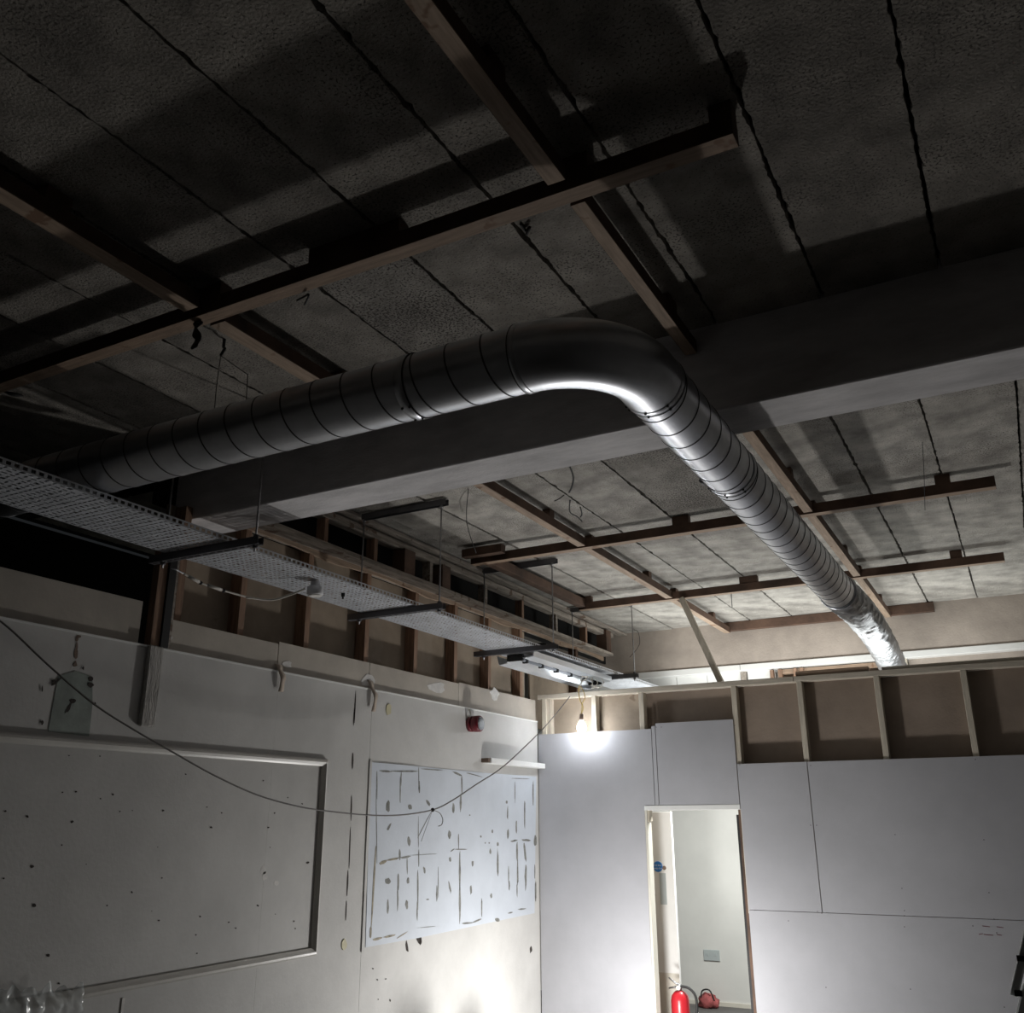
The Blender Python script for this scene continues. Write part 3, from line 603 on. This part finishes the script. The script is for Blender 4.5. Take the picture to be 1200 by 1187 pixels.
# hanging wires of the duct, with hook
hw = empty('hook_wire', (1.12, 2.72, 4.0), 'thin wire pair from a ceiling hook down to the duct at left', 'wire')
tube('hook', [(1.10, 2.70, 4.0), (1.10, 2.70, 3.955), (1.12, 2.69, 3.94), (1.11, 2.68, 3.90)], .007, M['black'], hw)
for x in (1.22, 1.40): tube('wire_strand', [(1.11, 2.68, 3.90), (x-.05, 2.62, 3.72), (x, DY, DZ+DR+.004)], .0022, M['cable'], hw, 5)

# ------------------------------------------------------------ cable tray
TX0, TX1, TZ = .135, .585, 3.272
ty = empty('cable_tray', (.36, 3, TZ), 'long perforated galvanised cable tray hanging below the ceiling along the left wall', 'cable tray')
def tray_mesh(L_=1.5):
    bm = bmesh.new(); nx = 14; cw = (TX1-TX0)/nx; cy = .0375; ny = int(L_/cy)
    cache = {}
    def V(x, y, z=0):
        k = (round(x, 5), round(y, 5), round(z, 5))
        if k not in cache: cache[k] = bm.verts.new((x, y, z))
        return cache[k]
    for j in range(ny):
        for i in range(nx):
            x0, x1, y0, y1 = i*cw, (i+1)*cw, j*cy, (j+1)*cy
            big = (i % 4 == 1 and j % 6 == 2) or (i % 4 == 3 and j % 6 == 5)
            slot = (i+j//2) % 2 == 0 or j % 6 in (1,)
            if j % 6 in (0,) and not big: hole = (.72, .26)
            elif big: hole = (.66, .58)
            elif slot: hole = (.34, .62)
            else: hole = (.74, .30)
            if (i, j % 12) in ((0, 3), (nx-1, 9)): hole = None
            if hole is None: bm.faces.new((V(x0, y0), V(x1, y0), V(x1, y1), V(x0, y1))); continue
            hx, hy = hole[0]*cw/2, hole[1]*cy/2; cx, cyy = (x0+x1)/2, (y0+y1)/2
            a = (V(x0, y0), V(x1, y0), V(x1, y1), V(x0, y1)); b = (V(cx-hx, cyy-hy), V(cx+hx, cyy-hy), V(cx+hx, cyy+hy), V(cx-hx, cyy+hy))
            for k in range(4): bm.faces.new((a[k], a[(k+1) % 4], b[(k+1) % 4], b[k]))
    W = TX1-TX0
    return bm, W
bm, W = tray_mesh(); me_b = bpy.data.meshes.new('tray_bottom'); bm.to_mesh(me_b); bm.free(); me_b.materials.append(M['tray'])
def flange_mesh(L_=1.5):
    bm = bmesh.new(); z1, z2, z3 = .007, .022, .030
    n = int(L_/.0375)
    for i in range(n):
        y0, y1 = i*.0375, (i+1)*.0375; a, b = y0+.008, y1-.008
        for s in ((0, z1, y0, y1), (z2, z3, y0, y1), (z1, z2, y0, a), (z1, z2, b, y1)):
            vs = [bm.verts.new(p) for p in ((0, s[2], s[0]), (0, s[3], s[0]), (0, s[3], s[1]), (0, s[2], s[1]))]; bm.faces.new(vs)
    vs = [bm.verts.new(p) for p in ((0, 0, z3), (0, L_, z3), (-.008, L_, z3), (-.008, 0, z3))]; bm.faces.new(vs)
    bmesh.ops.remove_doubles(bm, verts=bm.verts, dist=1e-5)
    me = bpy.data.meshes.new('tray_flange'); bm.to_mesh(me); bm.free(); me.materials.append(M['tray']); return me
me_f = flange_mesh()
for k in range(-1, 7):
    o = bpy.data.objects.new('tray_bottom', me_b); COL.objects.link(o); o.parent = ty; o.matrix_parent_inverse = ty.matrix_world.inverted(); o.location = (TX0, k*1.5-.3, TZ)
    s = o.modifiers.new('s', 'SOLIDIFY'); s.thickness = .0016; s.offset = 1
    for x, q in ((TX0, -1), (TX1, 1)):
        f = bpy.data.objects.new('tray_flange', me_f); COL.objects.link(f); f.parent = o; f.location = (x-TX0, 0, 0); f.scale = (q, 1, 1)
    # flat edge strips
    for x in (TX0, TX1-.012):
        pass
for px, py in ((262, 557), (427, 715)):
    pass
# small gland hanging on the tray beside the sensor
sc1 = empty('junction_stub', (.46, 4.55, TZ), 'tiny black cable gland poking through the tray beyond the white sensor', 'gland')
p = hit(402, 697, 2, TZ-.01); lathe('gland_body', [(0, .012), (.02, .012), (.022, .006), (.035, .006)], (p.x, p.y, TZ-.001), (0, 0, -1), M['black'], sc1, 10)

# hangers
def hanger(y, label, top=True, x0=.02, x1=.80):
    h = empty('tray_hanger', (.41, y, 3.22), label, 'hanger', 'strut hangers carrying the cable tray')
    def strutch(name, xa, xb, z, up):
        bm = bmesh.new(); bx(bm, xa, xb, y-.0205, y-.018, z, z+.041); bx(bm, xa, xb, y+.018, y+.0205, z, z+.041)
        # slotted back
        zz = z if up else z+.0385
        L_ = xb-xa; n = int(L_/.05)
        for i in range(n):
            a = xa+i*L_/n; b = xa+(i+1)*L_/n
            bx(bm, a, a+.013, y-.018, y+.018, zz, zz+.0025); bx(bm, a+.013, b, y-.018, y-.006, zz, zz+.0025); bx(bm, a+.013, b, y+.006, y+.018, zz, zz+.0025)
        return obj(name, bm, M['strut'], h)
    strutch('bottom_channel', x0, x1, TZ-.0425, True)
    if top: strutch('top_channel', x0+.08, x1+.01, ZC-.048, False)
    zt = ZC-.01
    for x in (.11, .765):
        tube('threaded_rod', [(x, y, TZ-.075), (x, y, zt)], .0055, M['rod'], h, 8)
        lathe('nut', [(0, .014), (.012, .014)], (x, y, TZ-.058), (0, 0, 1), M['strut'], h, 6)
        lathe('nut', [(0, .014), (.012, .014)], (x, y, TZ+.0), (0, 0, 1), M['strut'], h, 6)
        if top: lathe('nut', [(0, .014), (.012, .014)], (x, y, ZC-.062), (0, 0, 1), M['rod'], h, 6)
hanger(3.35, 'strut hanger nearest the viewer, its rods rising in front of the concrete beam', False)
hanger(5.07, 'strut hanger just behind the concrete beam, with channel against the ceiling')
hanger(6.79, 'strut hanger beside the first rear cross batten, at the near end of the strip light')
hanger(8.60, 'strut hanger farthest from the viewer, above the stud partition')

# sensor under tray
sn = empty('ceiling_sensor', (.44, 4.2, TZ), 'white cylindrical detector hanging under the cable tray', 'sensor')
lathe('mounting_base', [(0, .028), (.035, .03)], (.445, 4.2, TZ-.001), (0, 0, -1), M['plastic'], sn)
lathe('sensor_body', [(.035, .040), (.04, .047), (.083, .049), (.088, .045)], (.445, 4.2, TZ-.001), (0, 0, -1), M['plastic'], sn)
lathe('lens', [(.088, .043), (.094, .038), (.097, .02)], (.445, 4.2, TZ-.001), (0, 0, -1), M['white'], sn)
# its cable
cp = [(.12, 3.487, 3.196), (.12, 3.615, 3.171), (.12, 3.791, 3.164), (.14, 3.983, 3.158)]
q = [hit(290, 700, 0, .16), hit(318, 703, 0, .22), hit(340, 697, 0, .32), hit(357, 690, 0, .42)]
cb = empty('sensor_cable', (.12, 3.49, 3.19), 'loose white taped cable drooping from the sensor in front of the studs', 'cable')
wire('cable_run', [Vector(c) for c in cp]+q, .006, M['cablew'], cb)
for i in (0, 1): a, b2 = Vector(cp[i]), Vector(cp[i+1]); tube('tape_wrap', [a.lerp(b2, .3), a.lerp(b2, .9)], .010, M['cablew'], cb)
for c in (cp[1], cp[2]): lathe('cable_tie', [(-.006, .011), (.006, .011)], c, (0, 1, -.2), M['black'], cb, 8)
tube('bare_ends', [(.12, 3.487, 3.196), (.12, 3.44, 3.205), (.12, 3.40, 3.203)], [.006, .004, .002], M['rod'], cb)

# strip light under the tray
lf = empty('strip_light', (.38, 7.6, 3.18), 'unlit twin reflector strip light hanging under the far end of the cable tray', 'light fitting')
LY0, LY1 = 6.83, 8.50
def prism(name, prof, y0, y1, m, parent):
    bm = bmesh.new(); A = [bm.verts.new((x, y0, z)) for x, z in prof]; B = [bm.verts.new((x, y1, z)) for x, z in prof]; n = len(prof)
    for i in range(n): bm.faces.new((A[i], A[(i+1) % n], B[(i+1) % n], B[i]))
    bm.faces.new(A[::-1]); bm.faces.new(B); bmesh.ops.recalc_face_normals(bm, faces=bm.faces); return obj(name, bm, m, parent)
prism('spine', [(.34, TZ-.044), (.42, TZ-.044), (.42, TZ-.005), (.34, TZ-.005)], LY0, LY1, M['plastic'], lf)
prism('reflector_wing', [(.405, TZ-.046), (.47, TZ-.085), (.56, TZ-.075), (.565, TZ-.030), (.56, TZ-.030), (.553, TZ-.070), (.47, TZ-.080), (.41, TZ-.044)], LY0, LY1, M['reflect'], lf)
prism('reflector_wing', [(.345, TZ-.046), (.31, TZ-.115), (.235, TZ-.125), (.215, TZ-.05), (.222, TZ-.05), (.241, TZ-.12), (.306, TZ-.110), (.34, TZ-.044)], LY0, LY1, M['reflect'], lf)
tube('fluorescent_tube', [(.375, LY0+.03, TZ-.068), (.375, LY1-.03, TZ-.068)], .013, M['alarmface'], lf, 12)
for y in (LY0+.0, LY1-.02): box('end_cap', .31, .46, y, y+.02, TZ-.10, TZ-.044, M['black'], lf)
for i in range(5): box('spring_clip', .352, .398, LY0+.2+i*.3, LY0+.225+i*.3, TZ-.09, TZ-.044, M['black'], lf)

# pendant bulb with cables
pb = empty('pendant_bulb', BULB, 'bright bare bulb glowing on a short flex against the partition top', 'light bulb')
lathe('glass_bulb', [(-.075, .004), (-.07, .02), (-.05, .036), (-.025, .042), (0, .040), (.025, .028), (.045, .016)], BULB-Vector((0, 0, .0)), (0, 0, 1), M['bulb'], pb)
lathe('lamp_holder', [(.045, .017), (.06, .019), (.10, .018), (.105, .008)], BULB, (0, 0, 1), M['brownpatch'], pb, 14)
wire('flex', [BULB+Vector((0, 0, .105)), BULB+Vector((.02, .0, .16)), BULB+Vector((-.01, 0, .23)), BULB+Vector((-.02, 0, .31)), BULB+Vector((-.01, 0, .36))], .005, M['gold'], pb)
wire('flex', [BULB+Vector((0, 0, .355)), BULB+Vector((.03, 0, .30)), BULB+Vector((.04, 0, .24)), BULB+Vector((.015, 0, .20)), BULB+Vector((0, 0, .11))], .004, M['gold'], pb)
lathe('ceiling_rose', [(0, .045), (.012, .048), (.02, .03)], BULB+Vector((.06, 0, .335)), (.3, -.4, 1), M['alarmface'], pb, 16)
wire('supply_cable', [BULB+Vector((-.01, 0, .36)), BULB+Vector((.0, .04, .40)), BULB+Vector((.03, .1, .45)), (.49, 7.95, TZ-.095)], .005, M['cablew'], pb)
for dx in (.05, .10, .16): wire('loose_tail', [(.46+dx, 7.9, TZ-.12), (.47+dx, 7.88, TZ-.19), (.52+dx, 7.9, TZ-.215), (.56+dx, 7.92, TZ-.17), (.54+dx, 7.92, TZ-.13)], .0035, M['cablew'], pb)

# slack cable across the left wall
pp = [(-60, 690, .16), (2, 729, .20), (55, 778, .24), (110, 825, .28), (160, 857, .31), (200, 880, .33), (250, 908, .35), (300, 931, .36), (345, 944, .37), (380, 950, .37), (430, 955, .37), (470, 955, .38), (507, 949, .39), (530, 938, .40), (560, 918, .42), (585, 902, .44), (610, 880, .46), (640, 850, .48), (668, 816, .50)]
cpts = [hit(a, b2, 0, c) for a, b2, c in pp]
sl = empty('slack_cable', cpts[1], 'thin grey cable sagging across the left wall to the bulb', 'cable')
wire('cable_run', cpts, .0045, M['cable'], sl, 4)
kn = cpts[12]; bm = bmesh.new(); bmesh.ops.create_icosphere(bm, subdivisions=2, radius=.014, matrix=Matrix.Translation(kn)); obj('knot', bm, M['black'], sl, True)
wire('loose_tail', [kn, kn+Vector((0, .09, -.02)), kn+Vector((0, .13, -.06)), kn+Vector((0, .12, -.095)), kn+Vector((0, .08, -.105))], .003, M['cable'], sl)
wire('loose_tail', [kn, kn+Vector((0, -.06, -.09)), kn+Vector((0, -.13, -.20))], .0015, M['cable'], sl)

# dangling bits on the ceiling
def strand(px, label, r=.003, z=ZC-.003, name='dangling_wire', cat='wire', drop=0):
    pts = []
    for i, (a, b2) in enumerate(px): pts.append(hit(a, b2, 2, z-drop*i/(len(px)-1)))
    o = wire(name, pts, r, M['black'], None, 4, 5); tag(o, label, cat); return o
strand([(667, 545), (672, 559), (670, 571), (667, 577)], 'black cracked wire crossing the slab joint, right behind the beam', .006)
strand([(668, 586), (668, 600), (676, 605), (682, 611)], 'branching black wire below the slab joint behind the beam', .005)
strand([(661, 580), (656, 584), (650, 587)], 'short black wire tail left of the slab joint behind the beam', .004)
strand([(680, 594), (682, 602), (680, 606)], 'tiny curved black wire right of the branching wire', .005)
strand([(549, 573), (547, 612), (558, 648)], 'long thin wire dangling behind the second tray hanger', .003, drop=.28)
strand([(1081, 518), (1083, 560), (1084, 598)], 'thin wire dangling through the right rear ceiling bay', .002, drop=.2)
strand([(857, 696), (858, 712)], 'short wire stub hanging near the leaning strut', .004, drop=.08)
strand([(610, 262), (616, 270), (621, 266), (617, 275)], 'small tangled black wire below the front batten', .006, drop=.02)
strand([(348, 352), (356, 348), (362, 345), (357, 357)], 'small twist of wire hanging from the middle of the front batten', .004, TB0-.002, drop=.02)
strand([(743, 738), (748, 741), (749, 756), (738, 770)], 'thin wire curling down beside the farthest tray hanger', .003, drop=.3)
# black strap
def ribbon(name, pts, w_, label, cat):
    bm = bmesh.new(); P = spline(pts, 4); rows = []
    for i, p in enumerate(P):
        k = w_*(.8+.35*math.sin(i*1.3)); rows.append((bm.verts.new(p+Vector((-k, 0, 0))), bm.verts.new(p+Vector((k, .01*math.sin(i), 0)))))
    for r0, r1 in zip(rows, rows[1:]): bm.faces.new((r0[0], r0[1], r1[1], r1[0]))
    o = obj(name, bm, M['black'], None, True); o.modifiers.new('s', 'SOLIDIFY').thickness = .006; tag(o, label, cat)
top = hit(232, 376, 2, TB0); ribbon('black_strap', [top, top+Vector((.0, .0, -.04)), top+Vector((.01, .0, -.09)), top+Vector((.005, 0, -.13))], .02, 'short black rag strap hanging from the front batten at left', 'strap')
top = hit(-5, 452, 2, 3.98); q2 = hit(24, 463, 2, 3.96)
ribbon('black_strap', [top, top.lerp(q2, .5)+Vector((0, 0, -.01)), q2], .02, 'black scrap fixed to the ceiling at the far left edge', 'strap')

# ladder at the right edge
ld = empty('extension_ladder', (3.5, 5.1, 0), 'aluminium extension ladder leaning at the right edge of the view', 'ladder')
u0 = Vector((3.803, 5, 1.181)); dirv = (Vector((3.901, 5, 1.44))-u0).normalized(); nrm = Vector((dirv.z, 0, -dirv.x))  # normal toward +x,down
def railm(p0, p1, w_, th, name):
    bm = bmesh.new(); vs = []
    for p in (p0, p1):
        for s, q in ((0, 0), (w_, 0), (w_, th), (0, th)): vs.append(bm.verts.new(p+nrm*s+Vector((0, q, 0))))
    for f in ((0, 1, 2, 3), (7, 6, 5, 4), (0, 4, 5, 1), (1, 5, 6, 2), (2, 6, 7, 3), (3, 7, 4, 0)): bm.faces.new([vs[i] for i in f])
    bmesh.ops.recalc_face_normals(bm, faces=bm.faces); return obj(name, bm, M['alu'], ld, bevel=.003)
LT = (XR-.08-u0.x)/dirv.x
for y in (0, .38):
    o = railm(u0+Vector((0, y, 0)), u0+dirv*LT+Vector((0, y, 0)), .034, .022, 'fly_rail')
    k = (0.015-u0.z)/dirv.z; b0 = u0+nrm*.042
    k = (.03-b0.z)/dirv.z
    o = railm(b0+dirv*k+Vector((0, y-.025 if y == 0 else y+.025, 0)), b0+dirv*(LT-.5)+Vector((0, y-.025 if y == 0 else y+.025, 0)), .034, .024, 'base_rail')
    box('rubber_foot', *(lambda c: (c.x-.02, c.x+.09, c.y-.03, c.y+.05, 0, .05))(b0+dirv*k+Vector((0, y, 0))), M['black'], ld)
for i in range(1, 10):
    c = u0+dirv*(.12+i*.28)+nrm*.017
    if c.z < 3.6: tube('rung', [c+Vector((0, .02, 0)), c+Vector((0, .385, 0))], .014, M['alu'], ld, 10)
for i in range(12):
    c = u0+nrm*.059+dirv*(-1.1+i*.28)
    if c.z > .15: tube('rung', [c+Vector((0, .0, 0)), c+Vector((0, .40, 0))], .014, M['alu'], ld, 10)
for off, ll in ((0, 0.0), (.028, 0.0), (.042, -1.1), (.070, -1.1)):
    q0 = u0+nrm*off+dirv*ll+Vector((0, -.012 if off < .06 else -.037, 0)); railm(q0, q0+dirv*(LT-.5-ll), .006, .014, 'rail_lip')
for dd in (.03, .17):
    c = u0+dirv*dd+nrm*(.0 if dd > .1 else .02); box('guide_hook', c.x-.008, c.x+.022, 4.965, 4.99, c.z-.022, c.z, M['black'], ld)

# crumpled clear film over the frame's lower edge at the left
bm = bmesh.new(); nx, ny = 46, 16; gr = []
A, B, C_, D_ = hit(-30, 1158, 0, 0), hit(84, 1156, 0, 0), hit(-30, 1230, 0, 0), hit(84, 1225, 0, 0)
for i in range(nx+1):
    row = []
    for j in range(ny+1):
        s, t = i/nx, j/ny; p = (A.lerp(B, s)).lerp(C_.lerp(D_, s), t)
        p.x = .058+.022*noise.noise(Vector((s*9, t*5, 1)))+.012*noise.noise(Vector((s*26, t*14, 5)))+.02*s*s
        e = (1-t)**3; p.z += e*(.03*noise.noise(Vector((s*12, 3, 2)))+ (.03*max(0, 1-abs(s-.97)*14) + .022*max(0, 1-abs(s-.64)*14)))
        row.append(bm.verts.new(p))
    gr.append(row)
for i in range(nx):
    for j in range(ny): bm.faces.new((gr[i][j], gr[i+1][j], gr[i+1][j+1], gr[i][j+1]))
tag(obj('plastic_film', bm, M['film'], None, True), 'crumpled clear plastic film over the lower left moulding of the frame', 'plastic film')
bm = bmesh.new(); p = hit(143, 1180, 0, 0); bx(bm, .0005, .004, p.y-.008, p.y+.008, .7, p.z+.04); obj('white_chalk_strip', bm, M['white'], wl)

# crate and bottles added out of view to throw soft shadows on left wall
t = empty('shadow_crate', (.88, 6.72, 0), 'unseen grey crate added by the corner as a shadow caster, two bottles on it', 'crate')
bm = bmesh.new(); bx(bm, .72, 1.02, 6.54, 6.90, .0, .30); bx(bm, .705, 1.035, 6.525, 6.915, .0, .04); obj('crate_body', bm, M['alarmface'], t, bevel=.006)
for x, y, h, lab in ((.90, 6.60, .21, 'taller dark bottle added out of view on the crate to cast a shadow'), (.90, 6.83, .165, 'shorter dark bottle added out of view on the crate to cast a shadow')):
    b = empty('bottle', (x, y, .30), lab, 'bottle')
    lathe('bottle_body', [(0, .055), (h*.62, .058), (h*.8, .045), (h*.93, .018), (h*.95, .016)], (x, y, .301), (0, 0, 1), M['label'], b, 20)
    lathe('cap', [(h*.95, .02), (h, .018)], (x, y, .301), (0, 0, 1), M['black'], b, 14)
